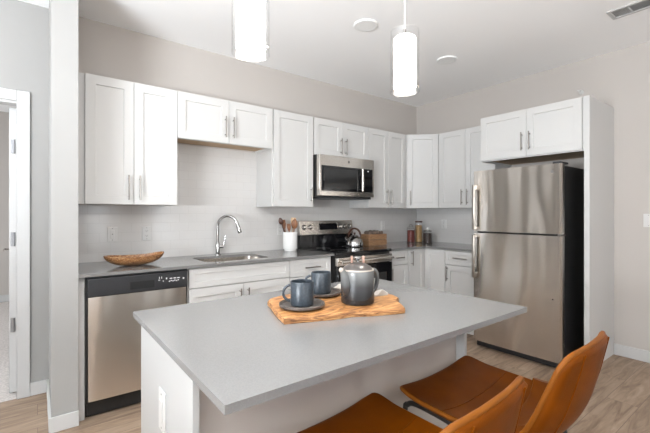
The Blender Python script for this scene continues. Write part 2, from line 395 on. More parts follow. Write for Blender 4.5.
# short wing wall at the left end of the kitchen run
SX0, SX1, SY = 0.065, 0.200, 2.765
struct(MB().box(SX0, SY, 0, SX1, YB, ZC).build('wall_wing', 'hall_wall'), 'wing wall at the left end of the cabinets')
b = MB(); bt = .013; bh = .092
b.box(SX0 - bt, SY - bt, 0, SX1 + .004, SY, bh); b.box(SX0 - bt, SY, 0, SX0, YB - bt, bh)
struct(b.build('baseboard_wing', 'trim', bevel=.003))
struct(MB().box(-0.043, YB - bt, 0, SX0, YB, bh).build('baseboard_hall', 'trim', bevel=.003))
struct(MB().box(XL, YB - bt, 0, DX0 - .075, YB, bh).build('baseboard_hall_left', 'trim', bevel=.003))
struct(MB().box(XR - bt, YF, 0, XR, 1.133, bh + .01).build('baseboard_right', 'trim', bevel=.003))
# door casing, jamb and the open door leaf
b = MB(); cw = .072
b.box(-.116, YB - .018, 0, -.043, YB, DZ + cw); b.box(DX0 - cw, YB - .018, 0, DX0 + .002, YB, DZ + cw); b.box(DX0, YB - .018, DZ - .002, -.116, YB, DZ + cw)
struct(b.build('trim_1', 'trim', bevel=.003), 'white door casing')
b = MB(); b.box(-.117, YB, 0, DX1, YB + .1, DZ); b.box(DX0, YB, 0, DX0 + .018, YB + .1, DZ); b.box(DX0 + .018, YB, DZ - .018, -.117, YB + .1, DZ)
b.box(DX0 + .018, YB + .035, 0, DX0 + .03, YB + .06, DZ - .018)
struct(b.build('trim_2', 'trim'), 'white door jamb')
dr = struct(MB().box(-0.163, YB + .105, .01, -0.119, YB + .105 + .76, DZ - .03).build('door_1', 'trim', bevel=.003), 'white door standing open into the room beyond')
for zz in (.50, 1.12, 1.79):
    MB().box(-0.155, YB + .101, zz - .05, -0.128, YB + .105, zz + .05).tube([(-0.137, YB + .098, zz - .05), (-0.137, YB + .098, zz + .05)], .007, 10).build('hinge', 'hinge', dr)
b = MB(); hy = YB + .105 + .70
b.tube([(-0.163, hy, 1.0), (-0.173, hy, 1.0)], .027, 20); b.tube([(-0.171, hy, 1.0), (-0.213, hy, 1.0), (-0.221, hy - .01, 1.0), (-0.223, hy - .11, 1.0)], .009, 10)
b.build('door_lever', 'nickel', dr, smooth=True)
# tiled backsplash
b = MB(); b.box(SX1, YB - .008, .928, XR, YB, 1.915); struct(b.build('trim_3', 'tileX'), 'white subway tile backsplash on the back wall')
b = MB(); b.box(XR - .008, 2.07, .928, XR, YB - .008, 1.374); struct(b.build('trim_4', 'tileY'), 'white subway tile backsplash on the right wall')

# ------------------------------------------------------------------ cabinets
def shaker(x0, x1, z0, z1, stile=.064, th=.02, rec=.0095):
    """front at y=0, back at y=th"""
    b = MB(); bm = b.bm
    def loop(xa, xb, za, zb, y): return [bm.verts.new(p) for p in ((xa, y, za), (xb, y, za), (xb, y, zb), (xa, y, zb))]
    s = min(stile, (x1-x0)*.3, (z1-z0)*.28)
    o = loop(x0, x1, z0, z1, 0); k = loop(x0, x1, z0, z1, th)
    i = loop(x0+s, x1-s, z0+s, z1-s, 0); r = loop(x0+s+.002, x1-s-.002, z0+s+.002, z1-s-.002, rec)
    for j in range(4):
        q = (j+1) % 4
        bm.faces.new((o[j], o[q], i[q], i[j])); bm.faces.new((i[j], i[q], r[q], r[j])); bm.faces.new((o[q], o[j], k[j], k[q]))
    bm.faces.new(r); bm.faces.new(k[::-1])
    return b
def pull(parent, x, z, vertical, L=.165):
    b = MB(); r = .0058; y = -.032; h = L / 2; e = h * .72
    if vertical:
        b.tube([(x, y, z - h), (x, y, z + h)], r, 12)
        for q in (-e, e): b.tube([(x, 0, z + q), (x, y, z + q)], .0042, 10)
    else:
        b.tube([(x - h, y, z), (x + h, y, z)], r, 12)
        for q in (-e, e): b.tube([(x + q, 0, z), (x + q, y, z)], .0042, 10)
    return b.build('handle', 'nickel', parent, smooth=True)
G = .0015
def front(root, kind, x0, x1, z0, z1, handle=None):
    p = shaker(x0 + G, x1 - G, z0 + G, z1 - G).build(kind, 'cab', root, bevel=.0012)
    if handle: pull(p, handle[0], handle[1], handle[2] == 'v', handle[3] if len(handle) > 3 else .165)
    return p
def upper(label, loc, rz, w, z0, z1, depth=.335, fronts=(), group='wall cabinets', name='wall_cabinet'):
    t = thing(name, label, 'cabinet', loc, rz, group); t.location.z = z0; h = z1 - z0
    b = MB(); s = .016; u = .022
    b.box(0, .0205, u, w, depth, h); b.box(0, .0205, 0, s, depth, u); b.box(w - s, .0205, 0, w, depth, u); b.box(s, .0205, 0, w - s, .04, u)
    b.build('body', 'cab', t)
    MB().box(s, .0405, u - .003, w - s, depth - .001, u - .0005).build('underside', 'cabwood', t)['label'] = 'bare tan wood underside'
    for f in fronts: front(t, *f)
    return t
ZB, ZT, YU = 1.372, 2.286, YB - .335
def hw(z0): return z0
U = ZT - ZB
upper('tall white two-door wall cabinet beside the wing wall, above the dishwasher', (.245, YU, 0), 0, .640, ZB, ZT, fronts=[
    ('door', .016, .326, .0, U, (.288, .125, 'v', .183)), ('door', .326, .640, .0, U, (.364, .125, 'v', .183))])
struct(MB().box(SX1, YU + .02, ZB, .245, YU + .04, ZT).build('trim_5', 'cab'), 'white filler strip between wing wall and cabinets')
upper('short wide white two-door wall cabinet above the sink', (.885, YU, 0), 0, .864, 1.911, ZT, fronts=[
    ('door', 0, .432, .0, ZT-1.911, (.396, .137, 'v', .18)), ('door', .432, .864, .0, ZT-1.911, (.468, .137, 'v', .18))])
upper('single-door white wall cabinet between the sink cabinet and the microwave', (1.749, YU, 0), 0, .478, ZB, ZT, fronts=[
    ('door', .012, .466, .0, U, (.435, .12, 'v', .15))])
upper('short white two-door wall cabinet right above the microwave', (2.227, YU, 0), 0, .762, 1.905, ZT, fronts=[
    ('door', .0, .381, .0, ZT-1.905, (.346, .115, 'v', .17)), ('door', .381, .762, .0, ZT-1.905, (.416, .115, 'v', .17))])
upper('narrow two-door white wall cabinet between the microwave and the corner', (2.989, YU, 0), 0, .654, ZB, ZT, fronts=[
    ('door', 0, .327, .0, U, (.293, .125, 'v', .18)), ('door', .327, .640, .0, U, (.361, .125, 'v', .18))])
# diagonal corner cabinet
t = thing('corner_wall_cabinet', 'angled single-door white wall cabinet set across the room corner', 'cabinet', (0, 0, ZB), 0, 'wall cabinets')
XU = XR - .335
c0 = (XR - .61, YU); c1 = (XU, YB - .61)
dv = Vector((c1[0]-c0[0], c1[1]-c0[1])).normalized(); nv = Vector((-dv.y, dv.x)) # into the corner
if nv.x < 0: nv = -nv
q0 = Vector(c0) + nv * .0205; q1 = Vector(c1) + nv * .0205
MB().prism([(q0.x, q0.y), (q1.x, q1.y), (XU+.03, YB-.6095), (XR-.0005, YB-.6095), (XR-.0005, YB-.0085), (XR-.6095, YB-.0085), (XR-.6095, YU+.03)], 0.0, U).build('body', 'cab', t)
dl = (Vector(c1) - Vector(c0)).length
d = shaker(.008, dl - .008, 0, U).build('door', 'cab', t, bevel=.0012)
ang = math.atan2(dv.y, dv.x); d.location = (c0[0], c0[1], 0); d.rotation_euler = (0, 0, ang)
pull(d, .045, .125, True, .18)
R90 = -math.pi / 2
upper('two-door white wall cabinet on the right wall beside the refrigerator', (XU, YB - .6105, 0), R90, .714, ZB, ZT, fronts=[
    ('door', 0, .357, .0, U, (.322, .125, 'v', .18)), ('door', .357, .714, .0, U, (.392, .125, 'v', .18))])
upper('deep white two-door cabinet directly above the refrigerator', (3.626, 2.096, 0), R90, .922, 1.835, ZT, depth=.626, fronts=[
    ('door', 0, .455, .008, ZT-1.835, (.420, .148, 'v', .17)), ('door', .455, .908, .008, ZT-1.835, (.490, .148, 'v', .17))])
tag(MB().box(3.626, 1.133, 0, XR - .014, 1.173, ZT).box(XR - .014, 1.133, .11, XR - .0005, 1.173, ZT).build('cabinet_end_panel', 'cab', bevel=.0015), 'tall white end panel at the right side of the refrigerator', 'panel')

def base(label, loc, rz, w, fronts, depth=.625, name='base_cabinet', group='base cabinets', toe=True, z1=.907):
    t = thing(name, label, 'cabinet', loc, rz, group)
    b = MB(); b.box(0, .0205, .11, w, depth, z1)
    b.box(0, .095, 0, w, depth, .11)
    b.build('body', 'cab', t)
    for f in fronts: front(t, *f)
    return t
YD = 2.79
BZ, BT = .115, .897
MBz = base('white sink base cabinet with false drawer front, right of the dishwasher', (.876, YD, 0), 0, .873, [
    ('drawer', .005, .873, .752, BT), ('door', .005, .439, BZ, .748, (.405, .63, 'v')), ('door', .439, .873, BZ, .748, (.473, .63, 'v'))], z1=.73)
# open-topped frame around the sink bowl
MB().box(0, .0205, .73, .016, .625, .907).box(.857, .0205, .73, .873, .625, .907).box(.016, .0205, .73, .857, .036, .907).build('top_frame', 'cab', MBz)
base('white three-drawer base cabinet left of the range, under the utensil crock', (1.751, YD, 0), 0, .468, [
    ('drawer', 0, .457, .742, BT, (.23, .82, 'h')), ('drawer', 0, .457, .432, .738, (.23, .66, 'h')), ('drawer', 0, .457, BZ, .428, (.23, .35, 'h'))])
base('narrow white base cabinet with drawer over door, right of the range', (2.998, YD, 0), 0, .332, [
    ('drawer', 0, .330, .742, BT, (.165, .82, 'h', .13)), ('door', 0, .330, BZ, .738, (.035, .63, 'v'))])
# corner base cabinet with two doors meeting at the inside corner
t = thing('corner_base_cabinet', 'white corner base cabinet with doors meeting at the inside corner', 'cabinet', (0, 0, 0), 0, 'base cabinets')
XD = 3.62
MB().prism([(3.332, YD+.0205), (XD+.0205, YD+.0205), (XD+.0205, 2.519), (XR-.0005, 2.519), (XR-.0005, YB-.0005), (3.332, YB-.0005)], .11, .907).prism(
    [(3.332, YD+.095), (XD+.095, YD+.095), (XD+.095, 2.519), (XR-.0005, 2.519), (XR-.0005, YB-.0005), (3.332, YB-.0005)], 0, .11).build('body', 'cab', t)
d = shaker(G, XD - 3.332 - .001, BZ, BT).build('door', 'cab', t, bevel=.0012); d.location = (3.332, YD, 0); pull(d, .04, .80, True)
d = shaker(.001, YD - 2.519 - G, BZ, BT).build('door', 'cab', t, bevel=.0012); d.location = (XD, YD, 0); d.rotation_euler = (0, 0, R90)
base('white base cabinet with drawer over door, beside the refrigerator', (XD, 2.517, 0), R90, .400, [
    ('drawer', 0, .400, .742, BT, (.2, .82, 'h')), ('door', 0, .400, BZ, .738, (.035, .64, 'v'))], depth=.632)
struct(MB().box(SX1, YD + .02, 0, .236, YD + .04, .907).build('trim_6', 'cab'), 'white filler beside the dishwasher')

# counters
YC = 2.755; CT, CB = .928, .908
SKX0, SKX1, SKY0, SKY1 = 1.035, 1.60, 2.85, 3.24
def rrect(x0, x1, y0, y1, r, n=6):
    pts = []
    for cx, cy, a in ((x1-r, y1-r, 0), (x0+r, y1-r, 90), (x0+r, y0+r, 180), (x1-r, y0+r, 270)):
        for i in range(n+1):
            an = math.radians(a + 90*i/n); pts.append((cx + r*math.cos(an), cy + r*math.sin(an)))
    return pts
b = MB(); bm = b.bm
outer = [(SX1, YC), (2.222, YC), (2.222, YB - .008), (SX1, YB - .008)]
hole = rrect(SKX0, SKX1, SKY0, SKY1, .07)
for z in (CT, CB):
    vo = [bm.verts.new((*p, z)) for p in outer]; vh = [bm.verts.new((*p, z)) for p in hole]
    eds = [bm.edges.new((vo[i], vo[(i+1) % 4])) for i in range(4)] + [bm.edges.new((vh[i], vh[(i+1) % len(vh)])) for i in range(len(vh))]
    bmesh.ops.triangle_fill(bm, edges=eds, use_beauty=True)
    if z == CT: top = (vo, vh)
    else:
        for A, B in ((top[0], vo), (top[1], vh)):
            for i in range(len(A)): bm.faces.new((A[i], A[(i+1) % len(A)], B[(i+1) % len(A)], B[i]))
tag(b.build('countertop', 'counter'), 'long dark grey countertop with the sink cut into it, left of the range', 'countertop', None)
tag(MB().prism([(2.996, YC), (3.585, YC), (3.585, 2.075), (XR - .008, 2.075), (XR - .008, YB - .008), (2.996, YB - .008)], CB, CT).build('countertop', 'counter'), 'L-shaped dark grey countertop in the corner right of the range', 'countertop')
# sink
t = thing('kitchen_sink', 'stainless steel undermount sink sunk into the grey countertop', 'sink', ((SKX0+SKX1)/2, (SKY0+SKY1)/2, CB - .17))
b = MB(); bm = b.bm; loops = []
hx, hy = (SKX1-SKX0)/2, (SKY1-SKY0)/2
for e, z, r in ((.012, .1695, .075), (-.001, .1695, .07), (-.006, .03, .065), (-.03, .006, .06), (-.10, .002, .05)):
    loops.append([bm.verts.new((p[0], p[1], z)) for p in rrect(-hx-e, hx+e, -hy-e, hy+e, r)])
for A, B in zip(loops, loops[1:]):
    for i in range(len(A)): bm.faces.new((A[i], A[(i+1) % len(A)], B[(i+1) % len(A)], B[i]))
bm.faces.new(loops[-1])
sb = b.build('basin', 'steel_h', t, smooth=True)
MB().lathe([(0, .006), (.04, .006), (.042, .002), (.042, -.03), (0, -.03)], 24).build('drain', 'chrome', t, smooth=True)
# faucet
t = thing('kitchen_faucet', 'tall arched chrome faucet behind the sink', 'faucet', (1.318, 3.345, CT))
MB().lathe([(0, 0), (.028, 0), (.028, .006), (.019, .012), (.019, .10), (.016, .115), (0, .115)], 28).build('base', 'chrome', t, smooth=True)
s45 = math.radians(45); fx, fy = math.sin(s45), -math.cos(s45)
pts = [(0, 0, .11), (0, 0, .26)]
R = .095
for i in range(1, 15):
    a = math.pi * i / 14 * .93; pts.append((fx * R * (1 - math.cos(a)), fy * R * (1 - math.cos(a)), .26 + R * math.sin(a)))
MB().tube(pts, .0125, 16).build('spout', 'chrome', t, smooth=True)
e = Vector(pts[-1]); dvx = (Vector(pts[-1]) - Vector(pts[-2])).normalized()
MB().tube([e - dvx * .005, e + dvx * .03, e + dvx * .075, e + dvx * .085], [.0135, .016, .0185, .016], 18).build('spray_head', 'chrome', t, smooth=True)
MB().tube([(.015, 0, .075), (.05, -.008, .075)], .016, 16).tube([(.048, -.008, .072), (.056, -.012, .11), (.068, -.02, .17)], [.008, .007, .0055], 12).build('handle', 'chrome', t, smooth=True)

# ------------------------------------------------------------------ dishwasher
t = thing('dishwasher', 'stainless steel dishwasher with black control strip, left end of the run', 'dishwasher', (.238, 2.765, 0))
W = .632
MB().box(0, .03, .10, W, .63, .902).build('body', 'black', t)
MB().box(.004, .075, 0, W - .004, .6, .10).box(.012, .05, .012, W-.012, .075, .115).build('toe_kick', 'black', t)
b = MB()
def dwf(u, v):
    x = .014 + (W - .028) * u; z = .118 + (.775 - .118) * v
    return Vector((x, .006 * (2*u - 1) ** 4 + .002 * (2*v-1)**4, z))
g = b.grid(dwf, 24, 12); 
b.box(.014, .009, .118, W - .014, .03, .775)
b.build('door', 'steel', t, smooth=True)
b = MB(); b.box(.010, -.004, .78, W - .008, .03, .893)
cp = b.build('control_panel', 'blackp', t, bevel=.004)
MB().box(.25, -.0052, .80, .40, -.0042, .85).build('pocket_handle', 'gap', cp)
b = MB()
for x, z, ww, hh in ((.43, .853, .004, .014), (.445, .853, .004, .014), (.425, .842, .012, .004), (.475, .845, .008, .012), (.455, .832, .006, .006)): b.box(x, -.0052, z, x + ww, -.0042, z + hh)
for k in range(6): b.box(.495 + k * .012, -.0052, .826 + (k % 2) * .004, .503 + k * .012, -.0042, .833 + (k % 2) * .004)
for k in range(3): b.box(.50 + k * .026, -.0052, .846, .518 + k * .026, -.0042, .852)
b.tube([(.595, -.0042, .842), (.595, -.0052, .842)], .006, 14)
b.build('panel_icons', 'white_mark', cp)

# ------------------------------------------------------------------ range
t = thing('range', 'stainless and black electric range between the base cabinets', 'stove', (2.230, 2.745, 0)); W = .756
MB().box(0, .02, .02, W, .66, .905).box(.03, .06, 0, W - .03, .6, .02).build('body', 'black', t)
ct = MB().box(0, -.012, .906, W, .61, .936).build('cooktop', 'blackglass', t, bevel=.004)
for (bx, by, br) in ((.19, .17, .095), (.57, .17, .075), (.19, .44, .075), (.57, .44, .095)):
    MB().lathe([(br - .003, .9365), (br, .9365), (br, .9362), (br - .003, .9362), (br - .003, .9365)], 48, (bx, by, 0)).build('burner_ring', 'grey_mark', ct)
bg = MB().box(0, .61, .906, W, .668, 1.07).build('backguard', 'blackglass', t, bevel=.003)
b = MB(); b.prism([(0, 0), (.008, 0)], 0, 0) if False else None
bm = b.bm
pr = [(.600, 1.072), (.668, 1.072), (.668, 1.226), (.622, 1.226)]
va = [bm.verts.new((0, y, z)) for y, z in pr]; vb = [bm.verts.new((W, y, z)) for y, z in pr]
bm.faces.new(va); bm.faces.new(vb[::-1])
for i in range(4): bm.faces.new((va[i], va[(i+1) % 4], vb[(i+1) % 4], vb[i]))
pn = b.build('control_panel', 'steel_h', t, bevel=.004)
def py(z): return .600 + .022 * (z - 1.072) / .154
nrm = Vector((0, -.154, .022)).normalized()
for kx in (.056, .135, .568, .640, .708):
    c = Vector((kx, py(1.155), 1.155))
    k = MB().tube([c, c + nrm * .006, c + nrm * .007, c + nrm * .026, c + nrm * .028], [.021, .021, .018, .016, .013], 24).build('knob', 'steel_h', pn, smooth=True)
    MB().tube([c + nrm * .001, c + nrm * .0045], .0285, 24).build('knob_collar', 'blackp', k, smooth=True)
b = MB(); bm = b.bm
q = [(.262, 1.125), (.520, 1.125), (.520, 1.195), (.262, 1.195)]
f0 = [bm.verts.new((x, py(z) - .0015, z)) for x, z in q]; f1 = [bm.verts.new((x, py(z) + .002, z)) for x, z in q]
bm.faces.new(f0); bm.faces.new(f1[::-1])
for i in range(4): bm.faces.new((f0[i], f0[(i+1) % 4], f1[(i+1) % 4], f1[i]))
b.build('display', 'blackglass', pn)
od = MB().box(.006, -.025, .20, W - .006, .018, .80).build('oven_door', 'blackglass', t, bevel=.004)
MB().box(.006, -.027, .806, W - .006, .018, .885).build('door_rail', 'steel_h', od, bevel=.004)
MB().box(.09, -.0262, .30, W - .09, -.0255, .70).build('oven_window', 'gap', od)
b = MB(); b.tube([(.03, -.065, .848), (W - .03, -.065, .848)], .0125, 16)
for x in (.05, W - .05): b.tube([(x, -.027, .848), (x, -.065, .848)], .011, 12)
b.build('handle', 'steel_h', od, smooth=True)
MB().box(.006, -.02, .03, W - .006, .018, .192).build('drawer', 'steel_h', t, bevel=.004)

# ------------------------------------------------------------------ microwave
t = thing('microwave', 'stainless over-the-range microwave hung above the stove', 'microwave', (2.229, 2.997, 1.463)); W = .758
MB().box(0, .055, .012, W, .41, .439).build('body', 'black', t)
MB().box(.02, .03, 0, W - .02, .40, .012).box(.2, .02, .002, .55, .4, .022).build('underside_vent', 'blackp', t)
dr = MB().box(0, 0, .022, W, .053, .437).build('door', 'steel_h', t, bevel=.005)
MB().box(.022, -.002, .072, .590, .003, .330).build('window', 'blackglass', dr, bevel=.0015)
MB().box(.057, -.0028, .100, .50, -.0018, .305).build('window_mesh', material('dark_grey_window_mesh', (.02, .02, .02), .12), dr)
cp = MB().box(.605, -.002, .072, .733, .003, .330).build('control_panel', 'blackglass', dr, bevel=.0015)
b = MB(); b.box(.655, -.003, .300, .672, -.0019, .310)
b.build('clock_digits', 'white_mark', cp)
b = MB(); b.tube([(.552, -.035, .085), (.552, -.035, .320)], [.0125, .0125], 16)
for z in (.105, .300): b.tube([(.552, 0, z), (.552, -.035, z)], .009, 12)
b.build('handle', 'steel_h', dr, smooth=True)
def badge(parent, c, r, nrm, u):
    c = Vector(c); nrm = Vector(nrm); u = Vector(u); v = nrm.cross(u)
    k = MB().tube([c, c + nrm * .0012], r, 28).build('round_emblem', 'nickel', parent)
    b = MB()
    ring = [c + nrm * .0014 + (u * math.cos(a) + v * math.sin(a)) * r * .86 for a in [2*math.pi*i/32 for i in range(33)]]
    b.tube(ring, r * .06, 6, False)
    for s, o in ((1, -.28), (-1, .28)):
        b.tube([c + nrm * .0014 + u * r * (o + .26 * math.cos(a) * s) + v * r * .42 * math.sin(a) for a in [1.9*math.pi*i/14 + .4 for i in range(15)]], r * .06, 6)
    b.build('script_mark', 'grey_mark', k)
badge(dr, (.385, 0, .385), .0125, (0, -1, 0), (1, 0, 0))

# ------------------------------------------------------------------ refrigerator (faces -X)
t = thing('refrigerator', 'tall stainless top-freezer refrigerator with black sides', 'refrigerator', (3.40, 2.050, 0), R90); W = .790
MB().box(.008, .075, .06, W - .008, .80, 1.705).box(.02, .09, .02, W - .02, .75, .06).build('body', 'black', t)
MB().box(.02, .05, .012, W - .02, .09, .066).build('toe_grille', 'blackp', t)
for x in (.04, W - .04): MB().tube([(x, .10, 0), (x, .10, .02)], .018, 14).build('foot', 'blackp', t)
def fdoor(name, z0, z1):
    b = MB()
    def f(u, v):
        x = .0 + W * u; e = abs(2*u - 1)
        return Vector((x, .004 * e**2 + .02 * max(0, e - .965) / .035 * max(0, e - .965) / .035 , z0 + (z1 - z0) * v))
    b.grid(f, 60, 8); b.box(0, .024, z0, W, .066, z1)
    for s in (0, 1): b.quad([f(s, 0), (W*s, .024, z0), (W*s, .024, z1), f(s, 1)])
    for v, z in ((0, z0), (1, z1)):
        b.bm.faces.new([b.bm.verts.new(f(i/60, v)) for i in range(61)] + [b.bm.verts.new((W, .024, z)), b.bm.verts.new((0, .024, z))])
    return b.build(name, 'steel', t, smooth=True, weld=1e-5)
d1 = fdoor('freezer_door', 1.134, 1.72)
d2 = fdoor('refrigerator_door', .070, 1.118)
def fhandle(parent, za, zb, up):
    b = MB(); x0 = .018; x1 = .044
    b.box(x0, -.048, za, x1, -.030, zb)
    b.box(x0, -.030, zb - .05 if up else za, x1, .008, zb if up else za + .05)
    b.box(x0, -.030, za if up else zb - .03, x1, .008, za + .03 if up else zb)
    return b.build('handle', 'handle_steel', parent, bevel=.006, seg=3)
fhandle(d1, 1.150, 1.585, True); fhandle(d2, .683, 1.102, False)
MB().box(W - .03, .005, 1.1195, W + .006, .07, 1.1325).build('hinge', 'nickel', t)
MB().box(W - .075, .02, 1.7205, W - .005, .16, 1.738).build('top_hinge_cover', 'blackp', t, bevel=.004)
badge(d1, (W - .07, .0035, 1.655), .013, (0, -1, 0), (1, 0, 0))
MB().tube([(W - .065, .004, .59), (W - .065, -.001, .59)], .006, 16).build('lock_cap', 'blackp', d2)

# ------------------------------------------------------------------ island
IX0, IX1, IY0, IY1 = .292, 1.566, .705, 1.596
t = thing('kitchen_island', 'white kitchen island base with greige back panel, under the pale top', 'island', (0, 0, 0))
PX0, PX1, PY0, PY1 = .312, 1.546, .972, 1.556
MB().box(PX0, PY0 - .012, 0, PX0 + .018, PY1, CB - .0005).build('end_panel', 'island_white', t, bevel=.001)
MB().box(PX1 - .018, PY0 - .012, 0, PX1, PY1, CB - .0005).build('end_panel', 'island_white', t, bevel=.001)
MB().box(PX0 + .018, PY0 + .030, 0, PX1 - .018, PY0 + .042, CB - .0005).build('back_panel', 'wall', t)['label'] = 'greige painted panel on the stool side'
MB().box(PX0 + .018, PY0 + .042, .11, PX1 - .018, PY1 - .021, CB - .0005).box(PX0 + .018, PY0 + .042, 0, PX1 - .018, PY1 - .09, .11).build('body', 'cab', t)
MB().box(PX0 + .018, PY0 + .018, 0, PX1 - .018, PY0 + .030, .09).build('baseboard', 'trim', t)
iw = (PX1 - PX0 - .036) / 3
for i in range(3):
    xx = PX1 - .018 - i * iw
    for kind, z0, z1, hd in (('drawer', .742, BT, (iw/2, .82, 'h')), ('door', BZ, .738, (.04, .63, 'v'))):
        p = front(t, kind, 0, iw, z0, z1, hd); p.location = (xx, PY1 - .0005, 0); p.rotation_euler = (0, 0, math.pi)
tag(MB().box(IX0, IY0, CB, IX1, IY1, CT).build('island_countertop', 'island_top'), 'pale grey quartz island top holding the coffee tray', 'countertop')

# outlets and switches: local frame x right, y outwards, z up
def plate(label, loc, rz, kind='outlet', cat='outlet', w=.071, h=.116, name=None):
    t = thing(name or 'wall_outlet', label, cat, loc, rz, 'electrical plates')
    pl = MB().box(-w/2, -.006, -h/2, w/2, 0, h/2).build('plate', 'plastic', t, bevel=.002)
    if kind == 'outlet':
        for zc in (-.02, .02):
            r = MB(); r.prism([(x, z) for x, z in rrect(-.0165, .0165, -.014, .014, .01)], 0, .002)
            for v in r.bm.verts: v.co = Vector((v.co.x, -.006 - v.co.z, v.co.y + zc))
            so = r.build('socket', 'plastic', pl)
            MB().box(-.008, -.0086, zc - .002, -.0055, -.0081, zc + .006).box(.0055, -.0086, zc - .002, .008, -.0081, zc + .005).tube([(0, -.0081, zc - .007), (0, -.0086, zc - .007)], .0025, 10).build('slot', 'dark_slot', so)
    else:
        MB().box(-.016, -.009, -.033, .016, -.006, .033).build('receptacle' if cat == 'outlet' else 'rocker', 'plastic', pl, bevel=.0015)
    for zc in (-h/2 + .012, h/2 - .012): MB().tube([(0, -.006, zc), (0, -.0068, zc)], .003, 12).build('screw', 'dark_slot' if kind == 'toggle' else 'nickel', pl)
    if kind == 'toggle': MB().tube([(0, -.006, 0), (0, -.0095, 0)], .004, 12).build('button', 'dark_slot', pl)
    return t
YW = YB - .0085
plate('white wall plate with dark dots on the tile above the bowl, nearest the wing wall', (.474, YW, 1.14), 0, 'toggle', 'switch', name='wall_switch')
plate('white duplex outlet on the tile above the wooden bowl tip', (.727, YW, 1.14), 0)
plate('white outlet on the tile beside the utensil crock', (2.017, YW, 1.14), 0)
plate('white outlet on the tile above the wooden crate', (3.56, YW, 1.15), 0)
plate('white outlet on the right wall tile near the glass jars', (XR - .0085, 2.967, 1.165), R90)
plate('white light switch on the right wall near the frame edge', (XR, .885, 1.245), R90, 'rocker', 'switch', name='light_switch')
plate('white outlet on the white end of the island', (PX0, 1.238, .690), R90, 'decorator', w=.068, h=.128)
# the island end faces -X as well: R90 turns local -y into world -X

# ------------------------------------------------------------------ ceiling fittings
def pendant(label, x, y):
    z0, z1 = 1.845, 2.115
    t = thing('pendant_lamp', label, 'pendant lamp', (x, y, ZC), 0, 'pendant lamps over the island')
    MB().lathe([(0, 0), (.06, 0), (.06, -.018), (.05, -.024), (0, -.024)], 32).build('ceiling_canopy', 'nickel', t, smooth=True)
    MB().tube([(0, 0, -.02), (0, 0, z1 - ZC - .012)], .0028, 8).build('cord', 'plastic', t, smooth=True)
    a, b_ = z0 - ZC, z1 - ZC
    MB().lathe([(.0605, a), (.0635, a), (.0635, b_), (.0605, b_), (.0605, a)], 48).build('glass_cylinder', 'lampglass', t, smooth=True)
    MB().lathe([(0, a + .014), (.044, a + .014), (.0485, a + .020), (.0485, b_ - .034), (.044, b_ - .028), (0, b_ - .028)], 40).build('glowing_diffuser', 'diffuser', t, smooth=True)
    b = MB(); b.tube([(0, 0, b_ - .03), (0, 0, b_ + .012)], .006, 12)
    for k in range(3):
        an = math.radians(75 + 120 * k); cx, cy = math.cos(an), math.sin(an)
        b.tube([(cx * .046, cy * .046, a + .028), (cx * .062, cy * .062, a + .024)], .003, 8)
    b.build('holder', 'nickel', t, smooth=True)
    l = bpy.data.lights.new('pendant_bulb', 'POINT'); l.energy = 10.5; l.color = (1.0, 0.95, 0.88); l.shadow_soft_size = .03
    lo = bpy.data.objects.new('pendant_bulb', l); COL.objects.link(lo); lo.parent = t; lo.location = (0, 0, a - .025)
pendant('glowing glass cylinder pendant lamp cut off by the top of the frame', .575, 1.165)
pendant('glowing glass cylinder pendant lamp hanging over the middle of the island', 1.298, 1.11)
def disc(label, x, y):
    t = thing('ceiling_light', label, 'ceiling light', (x, y, ZC), 0, 'round ceiling discs')
    MB().lathe([(0, 0), (.097, 0), (.097, -.004), (.092, -.011), (.080, -.014), (.072, -.012), (.072, 0)], 48).build('rim', 'lightdisc', t, smooth=True)
    MB().lathe([(0, -.012), (.0715, -.012), (.0715, -.004), (0, -.004)], 40).build('lens', 'lightdisc', t, smooth=True)
disc('round white ceiling disc left of the middle pendant, near the sink side', 2.08, 2.18)
disc('round white ceiling disc right of the middle pendant, near the refrigerator side', 3.18, 2.19)
t = thing('air_vent', 'white louvred air vent in the ceiling near the right wall', 'vent', (3.46, .62, ZC))
MB().box(-.085, -.33, -.008, .085, -.305, 0).box(-.085, .305, -.008, .085, .33, 0).box(-.085, -.305, -.008, -.06, .305, 0).box(.06, -.305, -.008, .085, .305, 0).box(-.06, .2, -.007, .06, .212, 0).build('frame', 'trim', t, bevel=.002)
MB().box(-.06, -.305, -.002, .06, .305, -.0005).build('backing', 'vent_grey', t)
b = MB()
for i in range(7):
    x = -.052 + i * .0173
    b.quad([(x - .007, -.305, -.0075), (x - .007, .2, -.0075), (x + .004, .2, -.002), (x + .004, -.305, -.002)])
for i in range(8):
    y = .218 + i * .0115
    b.quad([(-.06, y - .004, -.0075), (.06, y - .004, -.0075), (.06, y + .003, -.002), (-.06, y + .003, -.002)])
b.build('louver', 'trim', t)
t = thing('fire_sprinkler', 'small white sidewall sprinkler on the right wall above the refrigerator cabinet', 'sprinkler', (XR, 1.40, 2.50), R90)
MB().tube([(0, 0, 0), (0, -.006, 0), (0, -.010, 0)], [.022, .020, .015], 24).build('escutcheon', 'plastic', t, smooth=True)
MB().tube([(0, -.01, 0), (0, -.04, 0)], .011, 16).box(-.016, -.055, .008, .016, -.03, .011).box(-.003, -.055, -.012, .003, -.05, .011).build('head', 'plastic', t)

